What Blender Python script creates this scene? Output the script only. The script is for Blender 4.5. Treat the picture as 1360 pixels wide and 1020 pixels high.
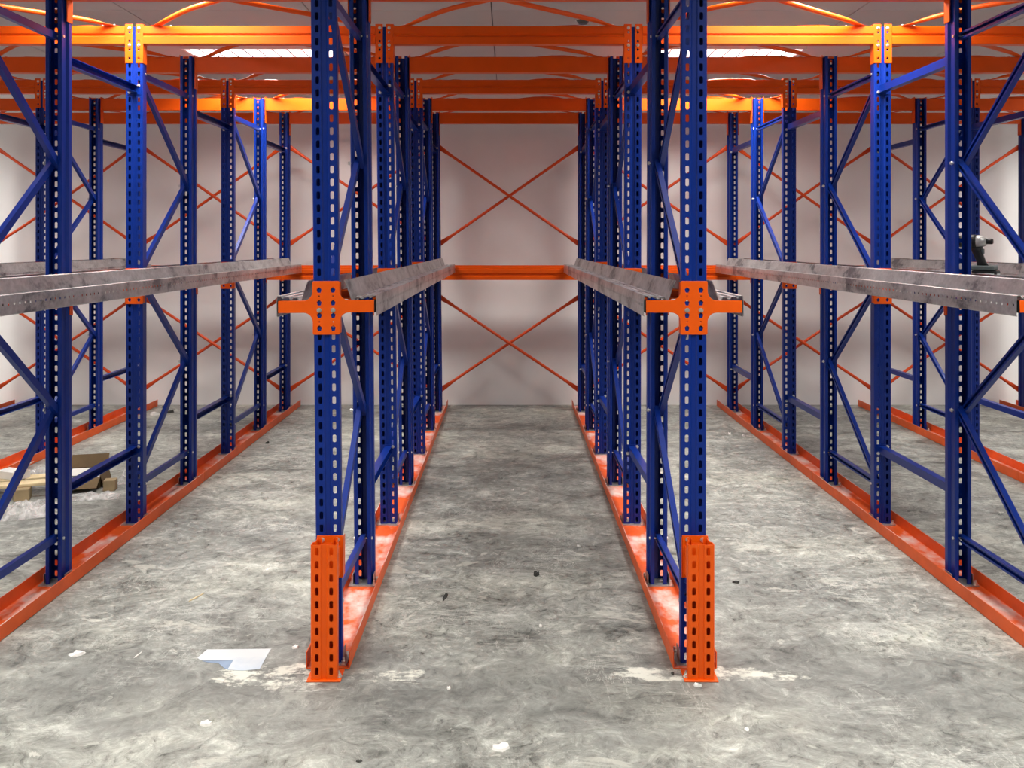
import bpy, bmesh, math, random
from mathutils import Vector, Matrix, noise
random.seed(7)
for o in list(bpy.data.objects): bpy.data.objects.remove(o)
SC = bpy.context.scene
COL = SC.collection
R = math.radians

# ------------------------------------------------------------------ camera
F, CX, CY, H = 1180.0, 676.0, 322.0, 1.65
cam_d = bpy.data.cameras.new('camera'); cam = bpy.data.objects.new('camera', cam_d)
COL.objects.link(cam); SC.camera = cam
cam.location = (0, 0, H); cam.rotation_euler = (R(90), 0, 0)
cam_d.sensor_fit = 'HORIZONTAL'; cam_d.sensor_width = 36.0
cam_d.lens = F / 1360 * 36
cam_d.shift_x = (680 - CX) / 1360; cam_d.shift_y = (CY - 510) / 1360
cam_d.clip_start = 0.05

# ------------------------------------------------------------------ world, exposure
w = bpy.data.worlds.new('world'); SC.world = w; w.use_nodes = True
w.node_tree.nodes['Background'].inputs[0].default_value = (0.8, 0.85, 0.9, 1)
w.node_tree.nodes['Background'].inputs[1].default_value = 0.05
SC.view_settings.view_transform = 'Standard'; SC.view_settings.look = 'None'
SC.view_settings.gamma = 1; SC.view_settings.use_curve_mapping = False
SC.view_settings.exposure = 0.30
LAMP = 3.0             # glow of the ceiling troffers' diffusers
LAMP_W = 46.0          # watts thrown down by each troffer, cut off by its louvre
CEIL = 3.25            # ceiling height

# ------------------------------------------------------------------ materials
def new_mat(name):
    m = bpy.data.materials.new(name); m.use_nodes = True
    return m, m.node_tree, m.node_tree.nodes['Principled BSDF']
def N(nt, t, **kw):
    n = nt.nodes.new(t)
    for k, v in kw.items(): setattr(n, k, v)
    return n
def ramp(nt, fac, stops):
    r = N(nt, 'ShaderNodeValToRGB'); nt.links.new(fac, r.inputs[0])
    e = r.color_ramp.elements
    while len(e) < len(stops): e.new(0.5)
    for el, (p, c) in zip(e, stops):
        el.position = p; el.color = c if len(c) == 4 else (*c, 1)
    return r
def tex(nt, kind='ShaderNodeTexNoise', scale=5, coord='Object', stretch=(1, 1, 1), detail=4, rough=0.55):
    tc = N(nt, 'ShaderNodeTexCoord'); mp = N(nt, 'ShaderNodeMapping')
    mp.inputs['Scale'].default_value = stretch
    nt.links.new(tc.outputs[coord], mp.inputs[0])
    t = N(nt, kind); nt.links.new(mp.outputs[0], t.inputs['Vector'])
    t.inputs['Scale'].default_value = scale
    if 'Detail' in t.inputs: t.inputs['Detail'].default_value = detail; t.inputs['Roughness'].default_value = rough
    return t
def mixc(nt, fac, a, b, mode='MIX'):
    m = N(nt, 'ShaderNodeMix', data_type='RGBA', blend_type=mode)
    for s, v in ((m.inputs[0], fac), (m.inputs[6], a), (m.inputs[7], b)):
        if isinstance(v, bpy.types.NodeSocket): nt.links.new(v, s)
        elif isinstance(v, (int, float)): s.default_value = v
        else: s.default_value = (*v, 1) if len(v) == 3 else v
    return m.outputs[2]
def math_n(nt, op, a, b=None, c=None, clamp=False):
    m = N(nt, 'ShaderNodeMath', operation=op, use_clamp=clamp)
    for i, v in enumerate((a, b, c)):
        if v is None: continue
        if isinstance(v, bpy.types.NodeSocket): nt.links.new(v, m.inputs[i])
        else: m.inputs[i].default_value = v
    return m.outputs[0]
def bump(nt, bs, h, strength=0.2, dist=0.01):
    b = N(nt, 'ShaderNodeBump'); b.inputs['Strength'].default_value = strength; b.inputs['Distance'].default_value = dist
    nt.links.new(h, b.inputs['Height']); nt.links.new(b.outputs[0], bs.inputs['Normal'])

def paint(name, col, rough=0.38, var=0.12, metallic=0.0, spec=0.3, scuff=None):
    m, nt, bs = new_mat(name)
    t = tex(nt, scale=9, detail=6)
    dark = tuple(c * (1 - var) for c in col); lite = tuple(min(1, c * (1 + var)) for c in col)
    r = ramp(nt, t.outputs[0], [(0.3, dark), (0.7, lite)])
    out = r.outputs[0]
    if scuff:
        t3 = tex(nt, scale=26, detail=8, rough=0.7)
        s = ramp(nt, t3.outputs[0], [(0.66, (0, 0, 0)), (0.74, (1, 1, 1))])
        f = math_n(nt, 'MULTIPLY', s.outputs[0], 0.5)
        out = mixc(nt, f, out, scuff)
    nt.links.new(out, bs.inputs['Base Color'])
    t2 = tex(nt, scale=6, detail=2)
    r2 = ramp(nt, t2.outputs[0], [(0.3, (rough * 0.93,) * 3), (0.7, (rough * 1.07,) * 3)])
    nt.links.new(r2.outputs[0], bs.inputs['Roughness'])
    bs.inputs['Metallic'].default_value = metallic
    bs.inputs['Specular IOR Level'].default_value = spec
    return m

M = {}
M['blue'] = paint('blue_powder_coat', (0.0018, 0.022, 0.205), 0.32, 0.05)
M['orange'] = paint('orange_powder_coat', (0.76, 0.094, 0.002), 0.36, 0.05)
M['orange_shaded'] = paint('shaded_orange_coat', (0.66, 0.070, 0.010), 0.36, 0.05)  # orange coat with the rear tubes' shade mixed in as deeper red
def channel_mat():
    m = paint('red_orange_channel_paint', (0.72, 0.105, 0.016), 0.42); nt = m.node_tree; bs = nt.nodes['Principled BSDF']
    col = bs.inputs['Base Color'].links[0].from_socket
    g = N(nt, 'ShaderNodeNewGeometry'); sp = N(nt, 'ShaderNodeSeparateXYZ'); nt.links.new(g.outputs['Normal'], sp.inputs[0])
    flat = math_n(nt, 'GREATER_THAN', sp.outputs[2], 0.9)
    t = tex(nt, scale=2.6, stretch=(1.4, 1, 1), detail=7, rough=0.6)
    r = ramp(nt, t.outputs[0], [(0.47, (0, 0, 0)), (0.60, (0.85, 0.85, 0.85))])
    nt.links.new(mixc(nt, math_n(nt, 'MULTIPLY', flat, r.outputs[0]), col, (0.76, 0.70, 0.65)), bs.inputs['Base Color'])
    return m
M['channel'] = channel_mat()
M['dark'] = paint('black_plastic', (0.012, 0.012, 0.013), 0.45)
M['grey_plastic'] = paint('grey_plastic', (0.10, 0.12, 0.12), 0.35)
M['bolt'] = paint('zinc_bolt', (0.75, 0.74, 0.70), 0.3, metallic=0.8)
M['plate'] = paint('base_plate_steel', (0.45, 0.44, 0.43), 0.4, metallic=0.6)
M['wood'] = paint('pale_wood', (0.62, 0.50, 0.30), 0.7, 0.2)
M['wood_dark'] = paint('brown_wood', (0.33, 0.25, 0.14), 0.75, 0.2)
M['card'] = paint('brown_cardboard', (0.135, 0.09, 0.045), 0.85, 0.15)
M['white_card'] = paint('white_card', (0.74, 0.72, 0.68), 0.7, 0.05)
M['trim_white'] = paint('white_trim_paint', (0.7, 0.68, 0.65), 0.6, 0.04)
M['label'] = paint('pale_sticker', (0.62, 0.64, 0.64), 0.5, 0.2)
M['chip'] = paint('pale_chip', (0.82, 0.80, 0.76), 0.7, 0.1)
M['dirt'] = paint('dark_scrap', (0.05, 0.05, 0.045), 0.8, 0.2)
M['louvre'] = paint('mirror_louvre', (0.85, 0.86, 0.88), 0.15, 0.02, metallic=0.95)
M['housing'] = paint('troffer_housing', (0.8, 0.8, 0.8), 0.5, 0.02)

def galv():
    m, nt, bs = new_mat('galvanised_steel')
    v = tex(nt, 'ShaderNodeTexVoronoi', scale=45)
    t = tex(nt, scale=7, stretch=(1, 0.6, 1), detail=6, rough=0.65)
    a = ramp(nt, t.outputs[0], [(0.38, (0.15, 0.15, 0.16)), (0.46, (0.38, 0.385, 0.39)), (0.7, (0.58, 0.59, 0.59))])
    b = mixc(nt, 0.25, a.outputs[0], v.outputs['Distance'], 'SOFT_LIGHT')
    nt.links.new(b, bs.inputs['Base Color'])
    bs.inputs['Metallic'].default_value = 0.82
    r = ramp(nt, t.outputs[0], [(0.3, (0.42,) * 3), (0.7, (0.27,) * 3)])
    nt.links.new(r.outputs[0], bs.inputs['Roughness'])
    return m
M['galv'] = galv()

def concrete():
    m, nt, bs = new_mat('worn_concrete')
    big = tex(nt, scale=0.75, stretch=(0.75, 1.2, 1), detail=8, rough=0.62)
    mid = tex(nt, scale=3.4, stretch=(0.85, 1.15, 1), detail=14, rough=0.75)
    mid.inputs['Distortion'].default_value = 1.1
    fine = tex(nt, scale=12, stretch=(0.9, 0.9, 1), detail=14, rough=0.82)
    fine.inputs['Distortion'].default_value = 1.4
    base = ramp(nt, big.outputs[0], [(0.30, (0.25, 0.255, 0.25)), (0.5, (0.38, 0.385, 0.365)), (0.68, (0.54, 0.545, 0.495))])
    md = ramp(nt, mid.outputs[0], [(0.30, (0.10,) * 3), (0.42, (0.38,) * 3), (0.55, (0.54,) * 3), (0.70, (0.85,) * 3)])
    c = mixc(nt, 0.95, base.outputs[0], md.outputs[0], 'OVERLAY')
    fd = ramp(nt, fine.outputs[0], [(0.34, (0.10,) * 3), (0.45, (0.42,) * 3), (0.55, (0.55,) * 3), (0.65, (0.86,) * 3)])
    c = mixc(nt, 0.85, c, fd.outputs[0], 'OVERLAY')
    # crusts of pale slurry and grime with crisp edges
    for sc, lo, hi, tone, amt in ((2.2, 0.60, 0.625, (0.66, 0.655, 0.60), 0.45), (1.6, 0.62, 0.66, (0.14, 0.142, 0.14), 0.40), (5.5, 0.63, 0.645, (0.70, 0.69, 0.64), 0.5), (4.1, 0.64, 0.66, (0.12, 0.12, 0.12), 0.4)):
        t = tex(nt, scale=sc, stretch=(0.75 + 0.05 * sc, 1.35, 1), detail=11, rough=0.68)
        t.inputs['Distortion'].default_value = 0.7
        k = ramp(nt, t.outputs[0], [(lo, (0, 0, 0)), (hi, (1, 1, 1))])
        c = mixc(nt, math_n(nt, 'MULTIPLY', k.outputs[0], amt), c, tone)
    # grimy strip worn across the mouth of the aisles
    tcg = N(nt, 'ShaderNodeTexCoord'); spg = N(nt, 'ShaderNodeSeparateXYZ'); nt.links.new(tcg.outputs['Object'], spg.inputs[0])
    wg = tex(nt, scale=1.9, detail=9, rough=0.65)
    yy = math_n(nt, 'ADD', spg.outputs[1], math_n(nt, 'MULTIPLY', math_n(nt, 'SUBTRACT', wg.outputs[0], 0.5), 1.1))
    gm = math_n(nt, 'SUBTRACT', 1.0, math_n(nt, 'DIVIDE', math_n(nt, 'ABSOLUTE', math_n(nt, 'SUBTRACT', yy, 3.28)), 0.36), clamp=True)
    gm = math_n(nt, 'MULTIPLY', math_n(nt, 'MULTIPLY', gm, 2.2, clamp=True), 0.42)
    c = mixc(nt, gm, c, (0.20, 0.202, 0.20))
    # scratches: thin warped bands, both pale and dark
    for sc, st, rot, tone, amt in ((5.0, (0.35, 2.2, 1), 0.3, (0.72, 0.72, 0.68), 0.6), (4.0, (0.5, 3.0, 1), -0.12, (0.10, 0.10, 0.10), 0.6), (9.0, (1.6, 0.5, 1), 0.2, (0.74, 0.73, 0.69), 0.55), (12.0, (0.8, 0.9, 1), -0.3, (0.12, 0.12, 0.12), 0.45)):
        t = tex(nt, scale=sc, stretch=st, detail=6, rough=0.6)
        t.inputs['Distortion'].default_value = 0.8
        d = math_n(nt, 'ABSOLUTE', math_n(nt, 'SUBTRACT', t.outputs[0], 0.5 + 0.06 * (rot > 0)))
        band = ramp(nt, d, [(0.0, (1, 1, 1)), (0.012, (0, 0, 0))])
        br = tex(nt, scale=1.7, detail=3)
        bm_ = ramp(nt, br.outputs[0], [(0.5, (0, 0, 0)), (0.62, (1, 1, 1))])
        f = math_n(nt, 'MULTIPLY', math_n(nt, 'MULTIPLY', band.outputs[0], bm_.outputs[0]), amt)
        c = mixc(nt, f, c, tone)
    # drill dust and dried slurry wiped across the floor at the row ends
    tc = N(nt, 'ShaderNodeTexCoord'); sp = N(nt, 'ShaderNodeSeparateXYZ'); nt.links.new(tc.outputs['Object'], sp.inputs[0])
    wob = tex(nt, scale=9, stretch=(0.8, 1.4, 1), detail=9, rough=0.75)
    for cx, cy, sx, sy, amt in ((-0.88, 3.39, 0.30, 0.085, 0.95), (-0.48, 3.38, 0.22, 0.055, 0.8), (0.58, 3.40, 0.18, 0.07, 0.95), (0.90, 3.40, 0.24, 0.06, 0.8)):
        dx = math_n(nt, 'POWER', math_n(nt, 'ABSOLUTE', math_n(nt, 'DIVIDE', math_n(nt, 'SUBTRACT', sp.outputs[0], cx), sx)), 2.0)
        dy = math_n(nt, 'POWER', math_n(nt, 'ABSOLUTE', math_n(nt, 'DIVIDE', math_n(nt, 'SUBTRACT', sp.outputs[1], cy), sy)), 2.0)
        d = math_n(nt, 'ADD', math_n(nt, 'ADD', dx, dy), math_n(nt, 'MULTIPLY', math_n(nt, 'SUBTRACT', wob.outputs[0], 0.46), 9.0))
        f = math_n(nt, 'MULTIPLY', math_n(nt, 'SUBTRACT', 1.0, d, clamp=True), amt)
        f = math_n(nt, 'MULTIPLY', f, 1.6, clamp=True)
        c = mixc(nt, f, c, (0.72, 0.72, 0.66))
    bc = N(nt, 'ShaderNodeBrightContrast'); nt.links.new(c, bc.inputs[0]); bc.inputs['Contrast'].default_value = 0.16; bc.inputs['Bright'].default_value = 0.012
    c = mixc(nt, 1.0, bc.outputs[0], (0.80, 0.81, 0.78), 'MULTIPLY')
    nt.links.new(c, bs.inputs['Base Color'])
    rr = ramp(nt, mid.outputs[0], [(0.3, (0.42,) * 3), (0.7, (0.62,) * 3)])
    nt.links.new(rr.outputs[0], bs.inputs['Roughness'])
    bs.inputs['Specular IOR Level'].default_value = 0.4
    bump(nt, bs, fine.outputs[0], 0.22, 0.005)
    return m
M['floor'] = concrete()

def plaster(name, col, var=0.05):
    m, nt, bs = new_mat(name)
    t = tex(nt, scale=0.9, detail=5)
    r = ramp(nt, t.outputs[0], [(0.35, tuple(c * (1 - var) for c in col)), (0.65, tuple(min(1, c * (1 + var)) for c in col))])
    nt.links.new(r.outputs[0], bs.inputs['Base Color'])
    bs.inputs['Roughness'].default_value = 0.8
    f = tex(nt, scale=60, detail=4); bump(nt, bs, f.outputs[0], 0.05, 0.003)
    return m
M['wall'] = plaster('white_wall_paint', (0.88, 0.865, 0.845))
M['ceiling'] = plaster('ceiling_board', (0.60, 0.59, 0.585), 0.03)
M['joint'] = plaster('ceiling_joint', (0.22, 0.21, 0.21), 0.03)

def emit(name, col, st):
    m, nt, bs = new_mat(name)
    bs.inputs['Emission Color'].default_value = (*col, 1); bs.inputs['Emission Strength'].default_value = st
    bs.inputs['Base Color'].default_value = (0.8, 0.8, 0.8, 1)
    return m
M['lamp'] = emit('troffer_diffuser', (1.0, 0.97, 0.93), LAMP)

def film():
    m, nt, bs = new_mat('clear_plastic_film')
    bs.inputs['Base Color'].default_value = (0.86, 0.84, 0.82, 1); bs.inputs['Roughness'].default_value = 0.18
    tr = N(nt, 'ShaderNodeBsdfTransparent'); mx = N(nt, 'ShaderNodeMixShader')
    t = tex(nt, scale=14, detail=5)
    r = ramp(nt, t.outputs[0], [(0.38, (0.18,) * 3), (0.62, (0.6,) * 3)])
    nt.links.new(r.outputs[0], mx.inputs[0])
    nt.links.new(tr.outputs[0], mx.inputs[1]); nt.links.new(bs.outputs[0], mx.inputs[2])
    nt.links.new(mx.outputs[0], nt.nodes['Material Output'].inputs[0])
    return m
M['film'] = film()

def patch():
    m, nt, bs = new_mat('blue_white_sheet')
    t = tex(nt, scale=12, detail=6)
    tc = N(nt, 'ShaderNodeTexCoord'); sp = N(nt, 'ShaderNodeSeparateXYZ'); nt.links.new(tc.outputs['Object'], sp.inputs[0])
    f = math_n(nt, 'ADD', math_n(nt, 'MULTIPLY', sp.outputs[1], -4.0), math_n(nt, 'MULTIPLY', math_n(nt, 'SUBTRACT', t.outputs[0], 0.5), 1.2), clamp=True)
    c = mixc(nt, f, (0.60, 0.63, 0.64), (0.33, 0.43, 0.56))
    nt.links.new(c, bs.inputs['Base Color']); bs.inputs['Roughness'].default_value = 0.6
    return m
M['patch'] = patch()
M['flap'] = paint('blue_grey_sheet', (0.24, 0.31, 0.42), 0.6, 0.15)

# ------------------------------------------------------------------ helpers
def mesh_from(bm, name, mat, recalc=True, smooth=False):
    if recalc: bmesh.ops.recalc_face_normals(bm, faces=bm.faces[:])
    me = bpy.data.meshes.new(name); bm.to_mesh(me); bm.free()
    me.materials.append(mat)
    if smooth:
        for p in me.polygons: p.use_smooth = True
    return me
def obj(name, me, parent=None, loc=(0, 0, 0), rot=(0, 0, 0)):
    o = bpy.data.objects.new(name, me); COL.objects.link(o)
    o.location = loc; o.rotation_euler = rot
    if parent: o.parent = parent
    return o
def tag(o, label, cat, group=None):
    o['label'] = label; o['category'] = cat
    if group: o['group'] = group
    return o
def thing(name, label, cat, loc, rot=(0, 0, 0), group=None):
    return tag(obj(name, None, None, loc, rot), label, cat, group)
def box(bm, lo, hi, mtx=None):
    vs = [bm.verts.new((x, y, z)) for z in (lo[2], hi[2]) for y in (lo[1], hi[1]) for x in (lo[0], hi[0])]
    for f in ((0, 2, 3, 1), (4, 5, 7, 6), (0, 1, 5, 4), (2, 6, 7, 3), (0, 4, 6, 2), (1, 3, 7, 5)):
        bm.faces.new([vs[i] for i in f])
    if mtx: bmesh.ops.transform(bm, matrix=mtx, verts=vs)
    return vs
def bevel_all(bm, r, seg=1):
    bmesh.ops.bevel(bm, geom=bm.edges[:], offset=r, segments=seg, affect='EDGES', profile=0.5)
def box_mesh(name, mat, lo, hi, bev=0.0):
    bm = bmesh.new(); box(bm, lo, hi)
    if bev: bevel_all(bm, bev)
    return mesh_from(bm, name, mat)
def prism(bm, poly, a, b, axis='Y'):
    """closed polygon (p,q) swept along an axis from a to b"""
    def P(p, q, t): return {'Y': (p, t, q), 'X': (t, p, q), 'Z': (p, q, t)}[axis]
    A = [bm.verts.new(P(p, q, a)) for p, q in poly]; B = [bm.verts.new(P(p, q, b)) for p, q in poly]
    n = len(poly)
    for i in range(n): bm.faces.new((A[i], A[(i + 1) % n], B[(i + 1) % n], B[i]))
    bm.faces.new(A); bm.faces.new(B[::-1])
    return A + B
def cyl(bm, r, a, b, n=12, axis='X', c=(0, 0), r2=None):
    r2 = r if r2 is None else r2
    def P(t, q, rr):
        u, v = c[0] + rr * math.cos(q), c[1] + rr * math.sin(q)
        return {'X': (t, u, v), 'Y': (u, t, v), 'Z': (u, v, t)}[axis]
    A = [bm.verts.new(P(a, 2 * math.pi * i / n, r)) for i in range(n)]
    B = [bm.verts.new(P(b, 2 * math.pi * i / n, r2)) for i in range(n)]
    for i in range(n): bm.faces.new((A[i], A[(i + 1) % n], B[(i + 1) % n], B[i]))
    bm.faces.new(A[::-1]); bm.faces.new(B)
    return A + B
def perf_cell(bm, P, u0, u1, v0, v1, uc, vc, hu, hv, ch):
    """rectangle u0..u1 x v0..v1 with an octagonal slot at uc,vc"""
    q = [bm.verts.new(P(u, v)) for u, v in ((u0, v0), (u1, v0), (u1, v1), (u0, v1))]
    o = [bm.verts.new(P(uc + a, vc + b)) for a, b in ((-hu + ch, -hv), (hu - ch, -hv), (hu, -hv + ch), (hu, hv - ch), (hu - ch, hv), (-hu + ch, hv), (-hu, hv - ch), (-hu, -hv + ch))]
    for f in ((q[0], q[1], o[1], o[0]), (q[1], o[2], o[1]), (q[1], q[2], o[3], o[2]), (q[2], o[4], o[3]), (q[2], q[3], o[5], o[4]), (q[3], o[6], o[5]), (q[3], q[0], o[7], o[6]), (q[0], o[0], o[7])):
        bm.faces.new(f)

# ------------------------------------------------------------------ layout (metres)
S = 0.857                                   # spacing of the posts along a row
Y = {n: S * (3.05 + n) for n in range(1, 8)}   # front of post n
Y[2] -= 0.062; Y[4] -= 0.03
ROWS = [-5.068, -3.627, -2.186, -0.700, 0.719, 2.180, 3.605, 5.03]
LEAN = [0, 0, 0, -0.0095, 0.002, 0, 0, 0]
TOP = 2.92
WALL = 9.03
def rx(i, z): return ROWS[i] + LEAN[i] * z
ROW_IN = ['outermost row, cardboard side', 'row just beyond the cardboard scraps', 'row between cardboard scraps and pale sheet', 'guarded row beside the pale sheet',
          'guarded row away from pale sheet', 'row holding the cordless drill', 'row just beyond the cordless drill', 'outermost row, drill side']
BAY = ['outermost cardboard-side bay', 'cardboard scraps bay', 'pale sheet bay', 'centre bay', 'drill-side bay', 'bay beyond the drill', 'outermost drill-side bay']
ORD = {1: 'first', 2: 'second', 3: 'third', 4: 'fourth', 5: 'fifth', 6: 'sixth', 7: 'last'}

# ------------------------------------------------------------------ room shell
def struct(name, me, loc=(0, 0, 0)):
    o = obj(name, me, None, loc); o['kind'] = 'structure'; return o
XL, XR, YB = -7.2, 7.2, -8.0
struct('floor', box_mesh('floor', M['floor'], (XL, YB, -0.2), (XR, WALL, 0)))
struct('wall_back', box_mesh('wall_back', M['wall'], (XL, WALL, -0.2), (XR, WALL + 0.15, CEIL + 0.2)))
struct('wall_left', box_mesh('wall_left', M['wall'], (XL - 0.15, YB, -0.2), (XL, WALL + 0.15, CEIL + 0.2)))
struct('wall_right', box_mesh('wall_right', M['wall'], (XR, YB, -0.2), (XR + 0.15, WALL + 0.15, CEIL + 0.2)))
struct('wall_front', box_mesh('wall_front', M['wall'], (XL - 0.15, YB - 0.15, -0.2), (XR + 0.15, YB, CEIL + 0.2)))
ceil = struct('ceiling', box_mesh('ceiling', M['joint'], (XL, YB, CEIL + 0.012), (XR, WALL, CEIL + 0.2)))
PX, PY, PX0, PY0 = 1.26, 0.97, -0.12, 6.13
pm = box_mesh('ceiling_panel', M['ceiling'], (0.004, 0.004, 0), (PX - 0.004, PY - 0.004, 0.0125), 0.002)
for i in range(-6, 6):
    for j in range(-15, 4):
        x, y = PX0 + i * PX, PY0 + j * PY
        if x < XL - PX + 0.4 or x + 0.3 > XR or y < YB - 0.6 or y + 0.05 > WALL: continue
        if x < XL or x + PX > XR or y < YB or y + PY > WALL:
            x0, x1, y0, y1 = max(x, XL), min(x + PX, XR), max(y, YB), min(y + PY, WALL)
            obj('ceiling_panel', box_mesh('ceiling_panel', M['ceiling'], (x0 + 0.004, y0 + 0.004, CEIL), (x1 - 0.004, y1 - 0.004, CEIL + 0.0125)), ceil)
        else:
            obj('ceiling_panel', pm, ceil, (x, y, CEIL))

# ------------------------------------------------------------------ ceiling troffers (the light)
def troffer_meshes():
    W, D, T = 0.61, 0.31, 0.05
    bm = bmesh.new()
    box(bm, (-W, -D, -0.006), (W, D, 0))
    for a in (-1, 1):
        box(bm, (min(a * W, a * (W - 0.02)), -D, -T), (max(a * W, a * (W - 0.02)), D, -0.006))
        box(bm, (-W + 0.02, min(a * D, a * (D - 0.02)), -T), (W - 0.02, max(a * D, a * (D - 0.02)), -0.006))
    hm = mesh_from(bm, 'troffer_housing', M['housing'])
    dm = box_mesh('diffuser', M['lamp'], (-W + 0.022, -D + 0.022, -0.016), (W - 0.022, D - 0.022, -0.008))
    bm = bmesh.new()
    for k in range(1, 10):
        x = -W + 0.02 + k * (2 * W - 0.04) / 10
        prism(bm, [(x - 0.006, -T), (x + 0.006, -T), (x + 0.001, -0.02), (x - 0.001, -0.02)], -D + 0.021, D - 0.021, 'Y')
    for k in range(1, 5):
        y = -D + 0.02 + k * (2 * D - 0.04) / 5
        prism(bm, [(y - 0.006, -T), (y + 0.006, -T), (y + 0.001, -0.02), (y - 0.001, -0.02)], -W + 0.021, W - 0.021, 'X')
    lm = mesh_from(bm, 'louvre', M['louvre'])
    return hm, dm, lm
def troffer_lamp():
    l = bpy.data.lights.new('troffer_lamp', 'AREA'); l.shape = 'RECTANGLE'; l.size = 1.16; l.size_y = 0.56
    l.energy = LAMP_W; l.color = (1.0, 0.965, 0.92); l.spread = R(140)
    return l
TL = troffer_lamp()
TM = troffer_meshes()
for xi, x in enumerate((-5.82, -2.02, 1.78, 5.58)):
    for yi, y in enumerate((7.43, 4.83, 2.23, -0.37)):
        side = ['past the cardboard scraps', 'over the pale sheet bay', 'over the drill-side bay', 'past the drill row'][xi]
        where = ['near the back wall', 'above the second posts', 'in front of the first posts', 'over the open floor', 'over the far open floor'][yi]
        t = thing('ceiling_troffer', 'louvred ceiling light %s %s' % (where, side), 'ceiling light', (x, y, CEIL), group='louvred ceiling lights')
        obj('housing', TM[0], t); obj('diffuser', TM[1], t); obj('louvre', TM[2], t)
        obj('lamp', TL, t, (0, 0, -0.052))

# ------------------------------------------------------------------ shared racking meshes
PITCH = 0.05
def upright_mesh(name, mat, cells, z0):
    half = [(0.0, 0.005), (0.009, 0.005), (0.014, 0.0), (0.041, 0.0), (0.0455, 0.0), (0.0475, 0.002), (0.0475, 0.026), (0.0375, 0.038), (0.0375, 0.074), (0.036, 0.0755), (0.024, 0.0755), (0.024, 0.066)]
    bm = bmesh.new()
    zs = [z0 + PITCH * k for k in range(cells + 1)]
    if z0 > 0: zs = [0.0] + zs
    for s in (-1, 1):
        for k in range(len(zs) - 1):
            za, zb = zs[k], zs[k + 1]
            full = abs(zb - za - PITCH) < 1e-6
            for i in range(len(half) - 1):
                (xa, ya), (xb, yb) = half[i], half[i + 1]
                if i == 2 and full:
                    perf_cell(bm, lambda u, v: (s * u, 0.0, v), xa, xb, za, zb, 0.027, (za + zb) / 2, 0.0070, 0.0145, 0.0035)
                else:
                    bm.faces.new([bm.verts.new(p) for p in ((s * xa, ya, za), (s * xb, yb, za), (s * xb, yb, zb), (s * xa, ya, zb))])
    bmesh.ops.remove_doubles(bm, verts=bm.verts[:], dist=1e-5)
    bmesh.ops.recalc_face_normals(bm, faces=bm.faces[:])
    # web faces must look towards -Y before the sheet gets its thickness
    wf = max(bm.faces, key=lambda f: abs(f.normal.y) * f.calc_area())
    if wf.normal.y > 0: bmesh.ops.reverse_faces(bm, faces=bm.faces[:])
    bmesh.ops.solidify(bm, geom=bm.faces[:], thickness=0.0024)
    return mesh_from(bm, name, mat)
UP = upright_mesh('upright', M['blue'], 57, 0.05)
GUARD = upright_mesh('guard_column', M['orange'], 10, 0.012)

def c_brace(L, wdt=0.035, dep=0.024, t=0.0025):
    """lipped channel along local X from 0 to L, its back on -Y"""
    bm = bmesh.new(); h = wdt / 2; l = 0.010
    poly = [(0, -h), (0, h), (dep, h), (dep, h - l), (dep - t, h - l), (dep - t, h - t), (t, h - t), (t, -h + t), (dep - t, -h + t), (dep - t, -h + l), (dep, -h + l), (dep, -h)]
    prism(bm, [(p - dep / 2, q) for p, q in poly], 0, L, 'X')
    return mesh_from(bm, 'brace', M['blue'])
Z0, ZN = 0.227, 0.604
BR = {}
for n in (1, 3, 5):
    dy = (Y[n + 1] + 0.020) - (Y[n] + 0.055)
    BR[n] = (dy, math.hypot(dy, ZN), c_brace(dy), c_brace(math.hypot(dy, ZN)))
def bolt_mesh(half, r=0.0075, hh=0.006):
    bm = bmesh.new()
    cyl(bm, 0.004, -half, half, 8, 'X')
    for s in (-1, 1):
        cyl(bm, r, s * half, s * (half + hh), 6, 'X'); cyl(bm, r * 1.35, s * (half - 0.0015), s * half, 10, 'X')
    return mesh_from(bm, 'bolt', M['bolt'])
BOLT_X = bolt_mesh(0.0385)
def head_mesh(r=0.0068, h=0.006):
    bm = bmesh.new(); cyl(bm, r * 1.4, 0, -0.0015, 12, 'Y'); cyl(bm, r, -0.0015, -h, 6, 'Y'); cyl(bm, r * 0.5, -h, -h - 0.003, 8, 'Y')
    return mesh_from(bm, 'bolt', M['bolt'])
BOLT_Y = head_mesh()
def bolt_z():
    bm = bmesh.new(); cyl(bm, 0.013, 0, 0.002, 12, 'Z'); cyl(bm, 0.0095, 0.002, 0.011, 6, 'Z'); cyl(bm, 0.005, 0.011, 0.022, 8, 'Z')
    return mesh_from(bm, 'anchor_bolt', M['bolt'])
BOLT_Z = bolt_z()

def spacer_mesh(n):
    L = Y[n] - 0.0022 - (Y[n - 1] + 0.0777)
    bm = bmesh.new(); h = 0.021; t = 0.0025
    prism(bm, [(-0.02, -h), (-0.02, h), (0.02, h), (0.02, h - t), (-0.02 + t, h - t), (-0.02 + t, -h + t), (0.02, -h + t), (0.02, -h)], 0.003, L - 0.003, 'Y')
    for y0, y1 in ((0, 0.003), (L - 0.003, L)): box(bm, (-0.04, y0, -0.032), (0.04, y1, 0.032))
    return mesh_from(bm, 'row_spacer', M['blue']), L
SPACERS = {n: spacer_mesh(n) for n in (3, 5, 7)}

def base_plate_mesh():
    bm = bmesh.new(); box(bm, (-0.068, -0.02, 0), (0.068, 0.098, 0.005))
    for s in (-1, 1): box(bm, (min(s * 0.049, s * 0.052), 0.005, 0.005), (max(s * 0.049, s * 0.052), 0.07, 0.05))
    return mesh_from(bm, 'base_plate', M['plate'])
BASE = base_plate_mesh()

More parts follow.
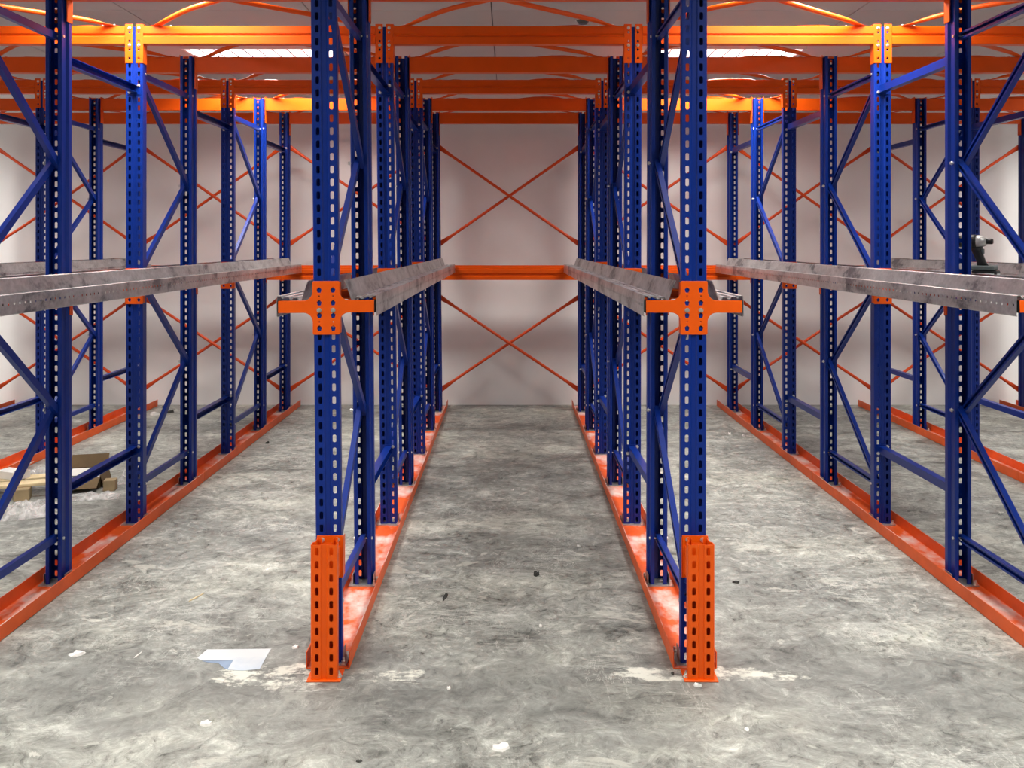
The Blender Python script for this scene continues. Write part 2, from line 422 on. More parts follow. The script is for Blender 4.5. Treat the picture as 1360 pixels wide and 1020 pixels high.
def curve_mesh(name, loops, half_t, bev, mat):
    cu = bpy.data.curves.new(name, 'CURVE'); cu.dimensions = '2D'; cu.fill_mode = 'BOTH'
    cu.extrude = half_t; cu.bevel_depth = bev; cu.bevel_resolution = 1; cu.offset = -bev
    for lp in loops:
        sp = cu.splines.new('POLY'); sp.points.add(len(lp) - 1); sp.use_cyclic_u = True
        for p, (x, y) in zip(sp.points, lp): p.co = (x, y, 0, 1)
    o = bpy.data.objects.new(name, cu); COL.objects.link(o)
    dg = bpy.context.evaluated_depsgraph_get(); dg.update()
    me = bpy.data.meshes.new_from_object(o.evaluated_get(dg)); me.name = name
    bpy.data.objects.remove(o); bpy.data.curves.remove(cu)
    me.materials.clear(); me.materials.append(mat)
    me.transform(Matrix.Rotation(R(90), 4, 'X'))
    return me
def bracket_mesh():
    pw, pt, pb, al, at, ab, r = 0.053, 0.104, -0.105, 0.187, 0.028, -0.0195, 0.036
    def arc(cx, cz, a0, a1, rr, n=7): return [(cx + rr * math.cos(R(a0 + (a1 - a0) * k / n)), cz + rr * math.sin(R(a0 + (a1 - a0) * k / n))) for k in range(n + 1)]
    q = 0.006
    right = arc(pw - q, pb + q, -90, 0, q, 3) + arc(pw + r, ab - r, 180, 90, r) + [(al, ab), (al, at)] + arc(pw + r, at + r, 270, 180, r) + arc(pw - q, pt - q, 0, 90, q, 3)
    left = [(-x, z) for x, z in right[::-1]]
    loops = [right + left]
    def pent(cx, cz, r_=0.0105): return [(cx + r_ * math.sin(R(72 * k)) * 0.95, cz + r_ * math.cos(R(72 * k)) * 1.15) for k in range(5)]
    for s in (-1, 1):
        for cz in (0.068, 0.018, -0.031, -0.081): loops.append(pent(s * 0.027, cz)[::-1])
        for cz in (0.045, -0.055): loops.append([(s * 0.027 + 0.0028 * math.cos(R(60 * k)), cz + 0.0028 * math.sin(R(60 * k))) for k in range(6)][::-1])
    me = curve_mesh('cantilever_bracket', loops, 0.0015, 0.0012, M['orange'])
    bm = bmesh.new(); bm.from_mesh(me)
    bmesh.ops.translate(bm, verts=bm.verts[:], vec=(0, -0.0032, 0))
    for s in (-1, 1):       # folded arms behind the plate
        a, b = sorted((s * 0.056, s * 0.185))
        box(bm, (a, 0.0, at - 0.006), (b, 0.048, at - 0.001)); box(bm, (a, 0.0, ab + 0.001), (b, 0.048, ab + 0.006))
        a, b = sorted((s * 0.050, s * 0.054)); box(bm, (a, 0.0, pb + 0.006), (b, 0.024, pt - 0.006))
    bm.to_mesh(me); bm.free()
    return me
BRK = bracket_mesh()
ENDCAP = box_mesh('arm_end_cap', M['dark'], (-0.0012, -0.004, -0.021), (0.0012, 0.05, 0.0275))
BZ = 1.3955

# ------------------------------------------------------------------ frames
def add_bracket(parent, y, flip):
    b = obj('cantilever_bracket', BRK, parent, (0, y, BZ), (0, 0, math.pi if flip else 0)); b['label'] = 'orange cross shaped cantilever bracket'
    for s in (-1, 1):
        obj('bolt', BOLT_Y, b, (s * 0.027, -0.0062, -0.010))
        obj('end_cap', ENDCAP, b, (s * 0.1884, 0, 0.0))
def add_post(t, y, odd, bracket=True):
    if odd: obj('upright', UP, t, (0, y, 0.0095))
    else: obj('upright', UP, t, (0, y + 0.0755, 0.0095), (0, 0, math.pi))
    p = obj('base_plate', BASE, t, (0, y, 0.0045)); p['label'] = 'grey steel base plate'
    for s, yy in ((-1, 0.085), (1, -0.008)): obj('anchor_bolt', BOLT_Z, p, (s * 0.056, yy, 0.005))
    if bracket: add_bracket(t, y - 0.0003 if odd else y + 0.0758, not odd)
def add_spacers(ri, n):
    SPACER, SPL = SPACERS[n]
    for z, nm in ((0.44, 'low'), (2.545, 'high')):
        t = thing('row_spacer', '%s blue spacer bar, %s to %s posts, %s' % (nm, ORD[n - 1], ORD[n], ROW_IN[ri]), 'spacer bar', (rx(ri, z), Y[n] - 0.0022 - SPL, z), (0, math.atan(LEAN[ri]), 0), 'blue row spacer bars')
        obj('channel_bar', SPACER, t)
        for a in (-1, 1): obj('bolt', BOLT_Y, t, (a * 0.027, SPL - 0.003, 0.019 * a))
for ri in range(8):
    for fi, n in enumerate((1, 3, 5)):
        where = ('at the aisle mouth', 'midway back', 'near the back wall')[fi]
        t = thing('rack_tower', 'blue braced rack tower %s, %s' % (where, ROW_IN[ri]), 'rack tower', (ROWS[ri], Y[n], 0), (0, math.atan(LEAN[ri]), 0), 'blue braced rack towers')
        add_post(t, 0.0, True); add_post(t, Y[n + 1] - Y[n], False)
        ya = 0.055; DY, DIAG_L, HORIZ, DIAG = BR[n]
        for z in (Z0, Z0 + 4 * ZN):
            h = obj('horizontal_brace', HORIZ, t, (0, ya, z), (0, 0, R(90)))
            obj('bolt', BOLT_X, h, (0.008, 0, 0), (0, 0, R(-90))); obj('bolt', BOLT_X, h, (DY - 0.008, 0, 0), (0, 0, R(-90)))
        ang = math.atan2(ZN, DY)
        for k in range(4):
            up = (k % 2 == 0)
            za = Z0 + 0.02 + k * (ZN - 0.01)
            # rising from the front post, then back from the rear post
            zs = za if up else za + ZN - 0.01
            d = obj('diagonal_brace', DIAG, t, (-0.011 if up else 0.011, ya, zs))
            d.rotation_mode = 'XYZ'
            m = Matrix.Rotation(R(90), 4, 'Z') @ Matrix.Rotation(-ang if up else ang, 4, 'Y')
            d.rotation_euler = m.to_euler()
            if k in (0, 2):
                obj('bolt', BOLT_X, d, (DIAG_L - 0.012, 0, 0), (0, 0, R(-90)))
        if n > 1: add_spacers(ri, n)
    t = thing('rack_post', 'single blue end post by the back wall, %s' % ROW_IN[ri], 'rack post', (ROWS[ri], Y[7], 0), (0, math.atan(LEAN[ri]), 0), 'single end posts by the back wall')
    add_post(t, 0.0, False, bracket=False); add_spacers(ri, 7)

# ------------------------------------------------------------------ floor channels
def channel_mesh(L):
    bm = bmesh.new(); t = 0.004; W = 0.085; Hh = 0.066; r = 0.006
    outer = [(-W, Hh), (-W, r), (-W + r * 0.3, r * 0.3), (-W + r, 0), (W - r, 0), (W - r * 0.3, r * 0.3), (W, r), (W, Hh)]
    inner = [(W - t, Hh), (W - t, r), (W - t - r * 0.5, t + 0.0005), (-W + t + r * 0.5, t + 0.0005), (-W + t, r), (-W + t, Hh)]
    prism(bm, outer + inner, 0, L, 'Y')
    return mesh_from(bm, 'floor_channel', M['channel'])
CH1, CH2 = channel_mesh(Y[4] + 0.12 - (Y[1] - 0.035)), channel_mesh(WALL - 0.07 - (Y[4] + 0.125))
for ri in range(8):
    c1 = tag(obj('floor_channel', CH1, None, (ROWS[ri], Y[1] - 0.035, 0)), 'long orange floor channel from the aisle mouth, ' + ROW_IN[ri], 'floor channel', 'orange floor channels')
    c2 = tag(obj('floor_channel', CH2, None, (ROWS[ri], Y[4] + 0.125, 0)), 'short orange floor channel reaching the back wall, ' + ROW_IN[ri], 'floor channel', 'orange floor channels')

# ------------------------------------------------------------------ column guards
GB = box_mesh('foot_plate', M['orange'], (-0.064, -0.012, 0), (0.064, 0.08, 0.006), 0.0015)
def strap_mesh():
    bm = bmesh.new()
    box(bm, (-0.050, 0.117, 0.345), (0.050, 0.1235, 0.507))
    for s in (-1, 1):
        a, b = sorted((s * 0.0487, s * 0.0515)); box(bm, (a, 0.117, 0.345), (b, 0.165, 0.50))
        a, b = sorted((s * 0.0376, s * 0.0405)); box(bm, (a, 0.05, 0.36), (b, 0.118, 0.47))
    return mesh_from(bm, 'top_strap', M['orange'])
STRAP = strap_mesh()
for ri, lab in ((3, 'orange slotted column guard bolted down beside the pale sheet'), (4, 'orange slotted column guard on the post away from the pale sheet')):
    t = thing('column_guard', lab, 'column guard', (ROWS[ri] + 0.004, Y[1] - 0.1275, 0), (0, 0, R(1.0 if ri == 3 else -1.0)), 'orange column guards')
    obj('guard_column', GUARD, t, (0, 0, 0.0)); obj('foot_plate', GB, t); obj('top_strap', STRAP, t)
    obj('back_plate', box_mesh('back_plate', M['orange'], (-0.0235, 0.071, 0.008), (0.0235, 0.0735, 0.495)), t)
    for s in (-1, 1):
        obj('bolt', BOLT_Y, t, (s * 0.029, 0.117, 0.492))
    a = obj('anchor_bolt', BOLT_Z, t, (0.052 if ri == 3 else -0.052, 0.02, 0.006))

# ------------------------------------------------------------------ pallet rails
def rail_mesh(L):
    bm = bmesh.new()
    prof = [(0.070, 0.076), (0.074, 0.072), (0.098, 0.002), (0.101, 0.0), (0.108, 0.0), (0.114, 0.011), (0.130, 0.011), (0.135, 0.004), (0.143, 0.004), (0.148, 0.013), (0.166, 0.014), (0.170, 0.008), (0.174, 0.008), (0.178, 0.0165), (0.192, 0.017), (0.194, 0.015), (0.196, -0.010), (0.196, -0.034), (0.196, -0.062), (0.1925, -0.066)]
    n = max(1, int(L / 0.04)); st = L / n
    ys = [k * st for k in range(n + 1)]
    for k in range(n):
        ya, yb = ys[k], ys[k + 1]
        for i in range(len(prof) - 1):
            (xa, za), (xb, zb) = prof[i], prof[i + 1]
            if i == 16: perf_cell(bm, lambda u, v: (0.196, u, v), ya, yb, zb, za, (ya + yb) / 2, (za + zb) / 2, 0.0055, 0.0055, 0.0025)
            elif i == 5 and k % 5 == 2: perf_cell(bm, lambda u, v: (xa + (xb - xa) * v, u, za + (zb - za) * v), ya, yb, 0, 1, (ya + yb) / 2, 0.5, 0.012, 0.3, 0.01)
            else: bm.faces.new([bm.verts.new(p) for p in ((xa, ya, za), (xb, ya, zb), (xb, yb, zb), (xa, yb, za))])
    bmesh.ops.remove_doubles(bm, verts=bm.verts[:], dist=1e-5)
    bmesh.ops.recalc_face_normals(bm, faces=bm.faces[:])
    bmesh.ops.solidify(bm, geom=bm.faces[:], thickness=0.002)
    return mesh_from(bm, 'pallet_rail', M['galv'])
ya1, yb1 = Y[1] + 0.004, Y[4] + 0.10
ya2, yb2 = Y[4] + 0.103, Y[7] - 0.084
RL = (rail_mesh(yb1 - ya1), rail_mesh(yb2 - ya2))
RLM = []
for me in RL:       # the same rail for the other side of a row
    m2 = me.copy(); m2.transform(Matrix.Scale(-1, 4, (1, 0, 0))); m2.flip_normals(); RLM.append(m2)
RZ = BZ + 0.028 + 0.00205
for ri in range(8):
    for s in (-1, 1):
        bi = ri if s > 0 else ri - 1
        if bi < 0 or bi > 6: continue
        for k, (y0, nm) in enumerate(((ya1, 'front'), (ya2, 'rear'))):
            tag(obj('pallet_rail', (RL if s > 0 else RLM)[k], None, (rx(ri, RZ), y0, RZ), (0, math.atan(LEAN[ri]), 0)),
                '%s galvanised pallet rail, %s, facing %s' % (nm, ROW_IN[ri], BAY[bi]), 'pallet rail', 'galvanised pallet rails')

# ------------------------------------------------------------------ beams
def beam_poly(h, d, ribs):
    """front outline stepped with two rolled ribs, front towards -p"""
    pts = [(d, 0.003), (d - 0.003, 0), (-0.0, 0.0), (-0.003, 0.003)]
    z = 0.003
    for c in ribs:
        pts += [(-0.003, c - 0.010), (0.004, c - 0.005), (0.004, c + 0.005), (-0.003, c + 0.010)]
    pts += [(-0.003, h - 0.003), (0, h), (d - 0.003, h), (d, h - 0.003)]
    return pts
CON_H = 0.228
def conn_mesh():
    """end connector: face strip with four keyholes and a return beside the post"""
    loops = [[(0.0095, 0), (0.053, 0), (0.053, CON_H), (0.0095, CON_H)]]
    for k, z in enumerate((0.028, 0.078, 0.128, 0.180)):
        loops.append([(0.027 + 0.0075 * math.sin(R(72 * j)), z + 0.0085 * math.cos(R(72 * j + 180))) for j in range(5)])
    me = curve_mesh('end_connector', loops, 0.0012, 0.0008, M['orange'])
    bm = bmesh.new(); bm.from_mesh(me)
    bmesh.ops.translate(bm, verts=bm.verts[:], vec=(0, -0.0022, 0))
    box(bm, (0.0487, -0.002, 0), (0.053, 0.05, CON_H))
    bm.to_mesh(me); bm.free()
    return me
CON = conn_mesh()
CONM = CON.copy(); CONM.transform(Matrix.Scale(-1, 4, (1, 0, 0))); CONM.flip_normals()
bcache = {}
def beam_body(L):
    key = round(L, 4)
    if key not in bcache:
        bm = bmesh.new(); prism(bm, beam_poly(0.106, 0.05, (0.053,)), 0, L, 'X'); bcache[key] = mesh_from(bm, 'beam', M['orange'])
    return bcache[key]
ZB0 = 2.806
for n in range(2, 8):
    odd = n in (3, 5)
    yf = Y[n] - 0.0004 if odd else Y[n] + 0.0759
    dz = 0.022 if n == 2 else 0.0
    for bi in range(7):
        xa, xb = rx(bi, ZB0), rx(bi + 1, ZB0)
        t = thing('top_beam', 'orange top beam on the %s posts across the %s' % (ORD[n], BAY[bi]), 'beam', ((xa + xb) / 2, yf, ZB0 + dz), (0, 0, 0), 'orange top beams')
        L = xb - xa - 0.107
        rz = 0 if odd else math.pi
        sgn = 1 if odd else -1
        obj('beam_body', beam_body(L), t, (-sgn * L / 2, -0.004 * sgn, 0), (0, 0, rz))
        for s in (-1, 1):
            # connector belongs to the post at that end; faces front (odd) or back (even)
            use = CON if (s < 0) == odd else CONM
            c = obj('end_connector', use, t, (s * (xb - xa) / 2, 0, TOP - CON_H - ZB0 + 0.004), (0, 0, rz))
            for z in (0.105, 0.205):
                obj('bolt', BOLT_Y, c, ((0.027 if use is CON else -0.027), -0.0042, z))

# mid-height back beams
for bi in range(7):
    xa, xb = rx(bi, 1.36) + 0.002, rx(bi + 1, 1.36) - 0.002
    t = thing('back_stop_beam', 'orange mid-height back beam across the %s' % BAY[bi], 'beam', ((xa + xb) / 2, Y[7] - 0.056, 1.29), group='orange mid-height back beams')
    L = xb - xa
    bm = bmesh.new(); h, d = 0.140, 0.052
    poly = [(d, 0), (-0.026, 0), (-0.026, 0.030), (-0.012, 0.040), (-0.012, 0.056), (-0.026, 0.066), (-0.026, 0.098), (-0.008, 0.102), (-0.008, 0.118), (0.010, 0.122), (0.010, h), (d, h)]
    prism(bm, poly, -L / 2 + 0.004, L / 2 - 0.004, 'X')
    obj('beam_body', mesh_from(bm, 'beam_body', M['orange']), t)
    for s in (-1, 1):
        a, b = sorted((s * (L / 2 - 0.004), s * L / 2))
        obj('end_plate', box_mesh('end_plate', M['orange'], (a, -0.028, -0.01), (b, 0.052, 0.15)), t)

# ------------------------------------------------------------------ tube braces with flattened ends
def tube_mesh(L, rise, mat, r=0.0140):
    bm = bmesh.new(); rings = []
    st = [(0, 0.0235, 0.0025, 0), (0.045, 0.0235, 0.0025, 0), (0.08, 0.0215, 0.005, max(0.0027, rise * 0.12)), (0.13, 0.018, 0.011, max(0.0088, rise * 0.34)), (0.19, r, r, max(0.0117, rise * 0.55)), (0.30, r, r, max(0.0117, rise * 0.85)), (0.40, r, r, rise)]
    prof = st + [(L / 2, r, r, rise)] + [(L - a, b, c, d) for a, b, c, d in st[::-1]]
    n = 12
    for x, a, b, z in prof:
        rings.append([bm.verts.new((x, a * math.cos(2 * math.pi * k / n), z + b * math.sin(2 * math.pi * k / n))) for k in range(n)])
    for A, B in zip(rings, rings[1:]):
        for k in range(n): bm.faces.new((A[k], A[(k + 1) % n], B[(k + 1) % n], B[k]))
    bm.faces.new(rings[0][::-1]); bm.faces.new(rings[-1])
    return mesh_from(bm, 'brace_tube', M[mat], smooth=True)
tcache = {}
def tube(name, label, A, B, rise, normal, group):
    """flat-ended tube from A to B; rise is measured along normal"""
    A, B = Vector(A), Vector(B); d = B - A; L = d.length + 0.05; u = d.normalized()
    zz = (Vector(normal) - u * u.dot(Vector(normal))).normalized(); yy = zz.cross(u)
    mt = Matrix((u, yy, zz)).transposed()
    mat = 'orange_shaded' if name == 'cross_brace' else 'orange'
    key = (round(L, 4), round(rise, 4), mat)
    if key not in tcache: tcache[key] = tube_mesh(L, rise, mat)
    t = thing(name, label, 'brace', A - u * 0.025, mt.to_euler(), group)
    obj('tube', tcache[key], t)
    for x in (0.025, L - 0.025):
        obj('bolt', BOLT_TUBE, t, (x, 0, 0.0025), (R(-90), 0, 0))
BOLT_TUBE = BOLT_Y
for n in range(2, 7):
    yA = Y[n] + (0.070 if n % 2 == 0 else 0.034)
    yB = Y[n + 1] + (0.008 if (n + 1) in (3, 5) else 0.044)
    for bi in range(7):
        xa, xb = rx(bi, TOP), rx(bi + 1, TOP)
        zt = ZB0 + 0.106 + 0.0028; za = zt + (0.022 if n == 2 else 0)
        lab = 'orange plan brace tube, %s to %s posts, crossing %%s, %s' % (ORD[n], ORD[n + 1], BAY[bi])
        g = 'crossed plan brace tubes'
        tube('plan_brace', lab % 'under', (xa + 0.20, yA, za), (xb - 0.12, yB, zt), 0.012, (0, 0, 1), g)
        tube('plan_brace', lab % 'over', (xa + 0.12, yB, zt), (xb - 0.20, yA, za), 0.042, (0, 0, 1), g)
yv = Y[7] + 0.0775 + 0.003
for bi in range(7):
    for lo, hi, nm in ((1.63, 2.59, 'upper'), (0.205, 1.12, 'lower')):
        for up in (0, 1):
            za, zb = (lo, hi) if up else (hi, lo)
            lab = '%s orange cross brace tube rising to the %s side, %s' % (nm, 'drill' if up else 'cardboard', BAY[bi])
            tube('cross_brace', lab, (rx(bi, za) + 0.03, yv + 0.006 * up, za), (rx(bi + 1, zb) - 0.03, yv + 0.006 * up, zb), 0.016 if not up else 0.05, (0, 1, 0), 'crossed brace tubes before the back wall')

# ------------------------------------------------------------------ cordless drill on a pallet rail
def loft(bm, secs, n=16):
    """secs: (centre, (ax, ay) half axes vectors)"""
    rings = []
    for c, a, b in secs:
        c, a, b = Vector(c), Vector(a), Vector(b)
        rg = []
        for k in range(n):
            q = 2 * math.pi * k / n; cc, ss = math.cos(q), math.sin(q)
            cc = math.copysign(abs(cc) ** 0.75, cc); ss = math.copysign(abs(ss) ** 0.75, ss)
            rg.append(bm.verts.new(c + a * cc + b * ss))
        rings.append(rg)
    for A, B in zip(rings, rings[1:]):
        for k in range(n): bm.faces.new((A[k], A[(k + 1) % n], B[(k + 1) % n], B[k]))
    bm.faces.new(rings[0][::-1]); bm.faces.new(rings[-1])
d = thing('cordless_drill', 'black and grey cordless drill standing upright on a pallet rail', 'drill', (rx(5, 1.4) + 0.160, 4.39, RZ + 0.01705), (0, 0, R(-45)))
bm = bmesh.new(); box(bm, (-0.042, -0.034, 0.0), (0.072, 0.034, 0.070)); bevel_all(bm, 0.006, 2)
bt = obj('battery', mesh_from(bm, 'battery', M['dark']), d)
obj('sticker', box_mesh('sticker', M['label'], (-0.02, -0.0348, 0.030), (0.062, -0.0338, 0.056)), bt)
obj('sticker', box_mesh('sticker', M['label'], (0.0718, -0.024, 0.030), (0.0728, 0.024, 0.056)), bt)
bm = bmesh.new(); box(bm, (-0.046, -0.037, 0.071), (0.060, 0.037, 0.094)); bevel_all(bm, 0.006, 2)
obj('foot', mesh_from(bm, 'foot', M['grey_plastic']), d)
bm = bmesh.new()
loft(bm, [((0.002, 0, 0.090), (0.027, 0, 0), (0, 0.020, 0)), ((-0.005, 0, 0.112), (0.021, 0, 0), (0, 0.0165, 0)), ((-0.016, 0, 0.14), (0.022, 0, 0), (0, 0.0175, 0)), ((-0.026, 0, 0.165), (0.024, 0, 0), (0, 0.018, 0)), ((-0.030, 0, 0.185), (0.030, 0, 0), (0, 0.020, 0))])
obj('handle', mesh_from(bm, 'handle', M['dark'], smooth=True), d)
bm = bmesh.new()
def disc(x, r, z=0.212): return ((x, 0, z), (0, r, 0), (0, 0, r * 1.1))
loft(bm, [disc(-0.112, 0.018), disc(-0.106, 0.027), disc(-0.07, 0.031), disc(-0.035, 0.031), disc(-0.022, 0.028)])
obj('motor_housing', mesh_from(bm, 'motor_housing', M['dark'], smooth=True), d)
bm = bmesh.new(); loft(bm, [disc(-0.024, 0.0285), disc(-0.004, 0.027), disc(0.014, 0.020), disc(0.020, 0.014)])
obj('gear_case', mesh_from(bm, 'gear_case', M['plate'], smooth=True), d)
bm = bmesh.new(); loft(bm, [disc(0.018, 0.0125), disc(0.043, 0.0125), disc(0.047, 0.010)])
obj('chuck', mesh_from(bm, 'chuck', M['dark'], smooth=True), d)
bm = bmesh.new(); box(bm, (-0.010, -0.008, 0.150), (0.008, 0.008, 0.176)); bevel_all(bm, 0.004, 2)
obj('trigger', mesh_from(bm, 'trigger', M['grey_plastic']), d)

# ------------------------------------------------------------------ packing scraps between two rows
def at(px, py, z=0.0):
    yy = (H - z) * F / (py - CY); return Vector(((px - CX) / F * yy, yy, z))
p = at(113, 643)
t = thing('cardboard_box', 'open brown cardboard box lying on the floor among plastic film', 'box', p, (0, 0, R(14)))
bm = bmesh.new(); a, b, h = 0.12, 0.13, 0.085; th = 0.004
box(bm, (-a, -b, 0), (a, b, th))
for lo, hi in (((-a, -b, th), (-a + th, b, h)), ((a - th, -b, th), (a, b, h)), ((-a + th, -b, th), (a - th, -b + th, h * 0.85)), ((-a + th, b - th, th), (a - th, b, h))): box(bm, lo, hi)
obj('box_body', mesh_from(bm, 'box_body', M['card']), t)
for lo, hi, loc, rot in (((-a, 0, 0), (a, 0.10, th), (0, b, h), (R(48), 0, 0)), ((-a, -0.13, 0), (a, 0, th), (0, -b, h * 0.85 + 0.002), (R(-160 + 180), 0, 0)), ((0, -b, 0), (0.08, b, th), (a, 0, h), (0, R(76), 0)), ((-0.08, -b, 0), (0, b, th), (-a, 0, h), (0, R(-76), 0))):
    obj('flap', box_mesh('flap', M['card'], lo, hi), t, loc, rot)
iv = thing('white_board', 'white card sheet lying inside the open cardboard box', 'card', p + Matrix.Rotation(R(14), 3, 'Z') @ Vector((0, 0.032, 0.0413)), (R(22), 0, R(14)))
obj('sheet', box_mesh('sheet', M['white_card'], (-0.105, -0.10, 0), (0.105, 0.10, 0.004)), iv)
obj('slot', box_mesh('slot', M['dirt'], (-0.095, 0.0, 0.004), (0.08, 0.012, 0.006)), iv)
def wood(name, label, pos, size, rot, mat, group=None):
    bm = bmesh.new(); box(bm, (-size[0] / 2, -size[1] / 2, 0), (size[0] / 2, size[1] / 2, size[2])); bevel_all(bm, 0.003)
    return tag(obj(name, mesh_from(bm, name, mat), None, pos, rot), label, 'wood', group)
pb = at(22, 662)
wood('wooden_block', 'brown wooden block under the pale pallet board', at(30, 663), (0.09, 0.11, 0.075), (0, 0, R(20)), M['wood_dark'])
wood('wooden_block', 'brown wooden block under the pale pallet board end by the film', at(-25, 660), (0.09, 0.11, 0.075), (0, 0, R(20)), M['wood_dark'])
wood('pallet_board', 'pale wooden pallet board resting on wooden blocks', at(8, 662) + Vector((0, 0, 0.0755)), (0.56, 0.10, 0.02), (0, 0, R(20)), M['wood'])
wood('pallet_board', 'second pale pallet board behind the first, under white carton', at(8, 662) + Vector((-0.035, 0.135, 0.0755)), (0.50, 0.10, 0.02), (0, 0, R(24)), M['wood'])
wood('wooden_block', 'brown wooden block standing beside the open cardboard box', Vector((-2.66, 5.93, 0)), (0.075, 0.075, 0.07), (0, 0, R(12)), M['wood_dark'])
wb = thing('white_carton', 'small white carton with flap lying on the pallet boards', 'box', at(8, 662) + Vector((-0.02, 0.14, 0.096)), (0, 0, R(-20)))
obj('carton_body', box_mesh('carton_body', M['white_card'], (-0.11, -0.05, 0), (0.08, 0.05, 0.05), 0.002), wb)
obj('flap', box_mesh('flap', M['white_card'], (0, -0.05, 0), (0.09, 0.05, 0.003)), wb, (0.03, 0.0, 0.052), (0, R(-32), R(15)))
obj('dark_end', box_mesh('dark_end', M['dirt'], (-0.113, -0.045, 0.004), (-0.1105, 0.045, 0.046)), wb)
def film_mesh(sx, sy, h, seed):
    bm = bmesh.new(); n = 34; g = {}
    for i in range(n + 1):
        for j in range(n + 1):
            u, v = i / n - 0.5, j / n - 0.5
            e = max(0.0, 1 - (2 * abs(u)) ** 4) * max(0.0, 1 - (2 * abs(v)) ** 4)
            q = Vector((u * sx * 9, v * sy * 9, seed * 3.7))
            r1 = 1 - abs(noise.noise(q)) * 2.2; r2 = 1 - abs(noise.noise(q * 2.6)) * 2
            z = max(0.002, h * e * (0.55 * r1 + 0.45 * r2 * 0.6) + 0.003)
            wv = noise.noise(Vector((u * 4, v * 4, seed))) * 0.06
            edge = 1 + 0.22 * noise.noise(Vector((math.atan2(v, u) * 1.3, seed, 0)))
            g[i, j] = bm.verts.new((u * sx * edge + wv * 0.4, v * sy * edge + wv * 0.3, z))
    for i in range(n):
        for j in range(n): bm.faces.new((g[i, j], g[i + 1, j], g[i + 1, j + 1], g[i, j + 1]))
    return mesh_from(bm, 'plastic_film', M['film'])
for lab, pos, sz, sd, rz in (('crumpled clear plastic film in front of the pallet boards', at(35, 683), (0.36, 0.24, 0.10), 1, 15),
                             ('long strip of clear film along the front of the open box', at(122, 662), (0.34, 0.12, 0.05), 2, 12),
                             ('bunched clear plastic film beside the wooden block and box', Vector((-2.595, 6.12, 0)), (0.16, 0.18, 0.14), 3, -8),
                             ('loose clear film heap between pallet boards and open box', Vector((-3.245, 6.165, 0)), (0.22, 0.20, 0.12), 5, 30)):
    tag(obj('plastic_film', film_mesh(*sz, sd) if False else film_mesh(sz[0], sz[1], sz[2], sd), None, pos, (0, 0, R(rz))), lab, 'plastic film', 'clear packing film')

# ------------------------------------------------------------------ pale sheet on the floor
ps = thing('floor_sheet', 'thin pale blue and white torn sheet lying flat on the concrete', 'sheet', at(318, 872))
def flat_poly(name, pts, z0, z1, mat):
    bm = bmesh.new(); prism(bm, pts, z0, z1, 'Z'); return mesh_from(bm, name, mat)
o0 = at(318, 872)
def fl(*pp): return [((at(x, y) - o0).x, (at(x, y) - o0).y) for x, y in pp]
obj('sheet', flat_poly('sheet', fl((262, 874), (275, 863), (318, 862.5), (360, 862), (352, 876), (345, 889), (322, 891), (302, 890), (310, 877), (290, 877), (266, 877)), 0.0005, 0.0018, M['patch']), ps)
obj('torn_flap', flat_poly('torn_flap', fl((268, 878), (310, 877.5), (303, 889), (298, 888), (290, 881), (276, 880)), 0.0005, 0.0014, M['flap']), ps)
# ------------------------------------------------------------------ litter on the floor
def chip(name, label, px, py, sx, sy, mat, seed, cat='scrap', h=0.008, rz=0):
    rnd = random.Random(seed); bm = bmesh.new(); n = 9; top, bot = [], []
    for k in range(n):
        a = 2 * math.pi * k / n; rr = 0.65 + 0.5 * rnd.random()
        bot.append(bm.verts.new((sx * math.cos(a) * rr, sy * math.sin(a) * rr, 0)))
        top.append(bm.verts.new((sx * math.cos(a) * rr * 0.85, sy * math.sin(a) * rr * 0.85, h * (0.5 + rnd.random()))))
    for k in range(n): bm.faces.new((bot[k], bot[(k + 1) % n], top[(k + 1) % n], top[k]))
    bm.faces.new(bot[::-1]); c = bm.verts.new((0, 0, h))
    for k in range(n): bm.faces.new((top[k], top[(k + 1) % n], c))
    tag(obj(name, mesh_from(bm, name, mat), None, at(px, py), (0, 0, R(rz))), label, cat)
chip('paper_scrap', 'white paper scrap on open floor near the pale sheet', 103, 869, 0.034, 0.022, M['chip'], 1)
chip('paper_scrap', 'torn white paper scrap nearer the open floor than the pale sheet', 273, 962, 0.022, 0.016, M['chip'], 2)
chip('paper_scrap', 'small white scrap between pale sheet and column guard', 393, 860, 0.015, 0.014, M['chip'], 3)
chip('plaster_chip', 'white plaster chip in front of the column guard away from sheet', 927, 911, 0.017, 0.009, M['chip'], 4)
chip('plaster_chip', 'pale dried plaster blob on open floor outside the centre aisle', 666, 994, 0.030, 0.022, M['chip'], 5)
chip('dirt_clod', 'small dark clod in the middle of the centre aisle', 712, 764, 0.016, 0.02, M['dirt'], 6, h=0.014)
chip('plaster_chip', 'tiny white chip in the centre aisle beside the drill-side channel', 768, 726, 0.014, 0.012, M['chip'], 7)
chip('plaster_chip', 'tiny white chip deep in the centre aisle', 681, 651, 0.012, 0.012, M['chip'], 8)
chip('plaster_chip', 'tiny white chip in the centre aisle near the guards', 596, 915, 0.008, 0.008, M['chip'], 9)
chip('plaster_chip', 'tiny pebble in the centre aisle between the guards', 718, 832, 0.008, 0.008, M['chip'], 10)
chip('dirt_clod', 'dark scrap on floor between guarded row and drill row', 977, 774, 0.018, 0.01, M['dirt'], 11)
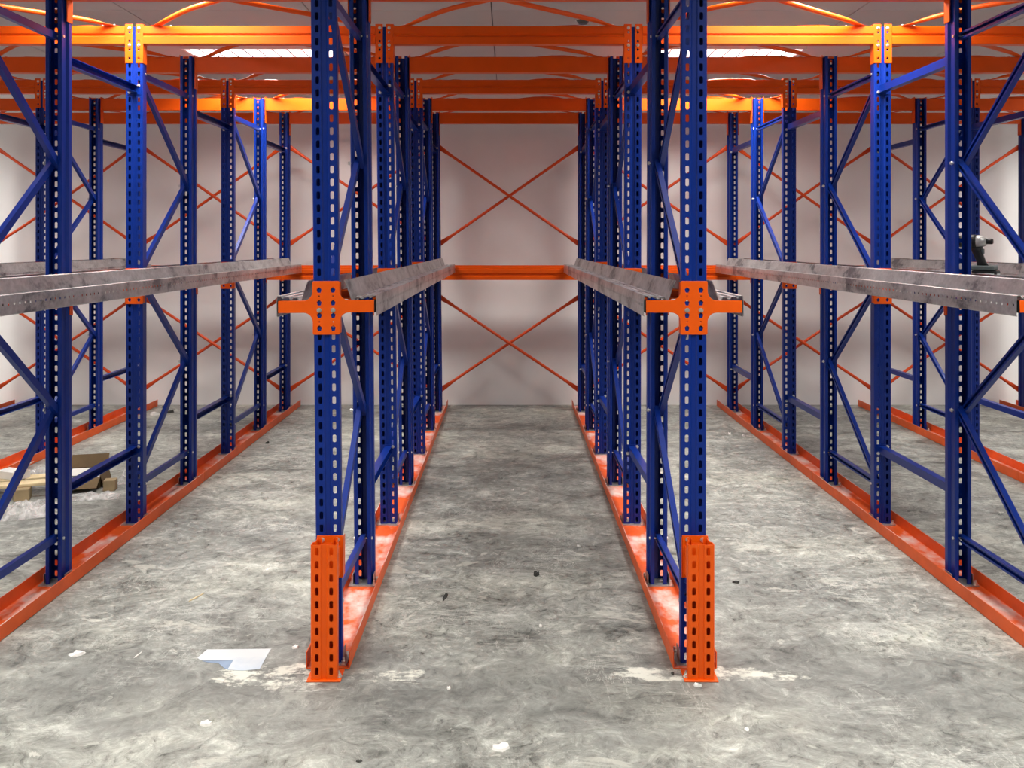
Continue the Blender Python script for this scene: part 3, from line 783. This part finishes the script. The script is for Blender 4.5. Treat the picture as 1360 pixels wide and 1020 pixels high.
chip('paper_scrap', 'cardboard scrap on the floor by the back wall behind scraps', 206, 551, 0.05, 0.05, M['white_card'], 12, h=0.02)
chip('dirt_clod', 'dark scrap by the back wall behind the cardboard scraps', 224, 548, 0.06, 0.03, M['dirt'], 13, h=0.02)
chip('dirt_clod', 'dark flat scrap at the foot of the back wall', 219, 541, 0.04, 0.03, M['dirt'], 14, h=0.01)
chip('plaster_chip', 'one of two pale nuts lying in the drill-side bay', 969, 577, 0.014, 0.014, M['chip'], 15, h=0.014)
chip('plaster_chip', 'second pale nut lying in the drill-side bay', 987, 580, 0.014, 0.014, M['chip'], 16, h=0.014)
chip('dirt_clod', 'dark nut lying in the floor patch bay near the channel', 355, 589, 0.016, 0.016, M['dirt'], 17, h=0.014)
chip('wood_sliver', 'thin wood sliver lying in the floor patch bay', 262, 793, 0.006, 0.06, M['wood'], 18, rz=-20, h=0.004)
chip('wood_sliver', 'short pale sliver lying beside the pale sheet', 183, 870, 0.004, 0.035, M['chip'], 19, rz=-12, h=0.003)
chip('dirt_clod', 'dark tyre rubber smear crumb in the centre aisle near guards', 591, 793, 0.010, 0.055, M['dirt'], 20, rz=-8, h=0.003)
chip('plaster_chip', 'pale round washer on the open floor', 992, 969, 0.010, 0.010, M['chip'], 21, h=0.003)
chip('dirt_clod', 'dark round washer on the open floor', 477, 1011, 0.010, 0.009, M['dirt'], 22, h=0.003)
chip('dirt_clod', 'dark chip beside the foot of the guard away from sheet', 893, 895, 0.006, 0.014, M['dirt'], 23, h=0.006)

# ------------------------------------------------------------------ smoke detector
sd = thing('smoke_detector', 'small round smoke detector on the ceiling over the centre bay', 'smoke detector', (0.53, 6.36, CEIL))
bm = bmesh.new(); cyl(bm, 0.055, -0.012, 0, 20, 'Z'); obj('mount', mesh_from(bm, 'mount', M['housing']), sd)
bm = bmesh.new(); cyl(bm, 0.030, -0.036, -0.012, 20, 'Z', r2=0.048); obj('sensor_head', mesh_from(bm, 'sensor_head', M['grey_plastic']), sd)
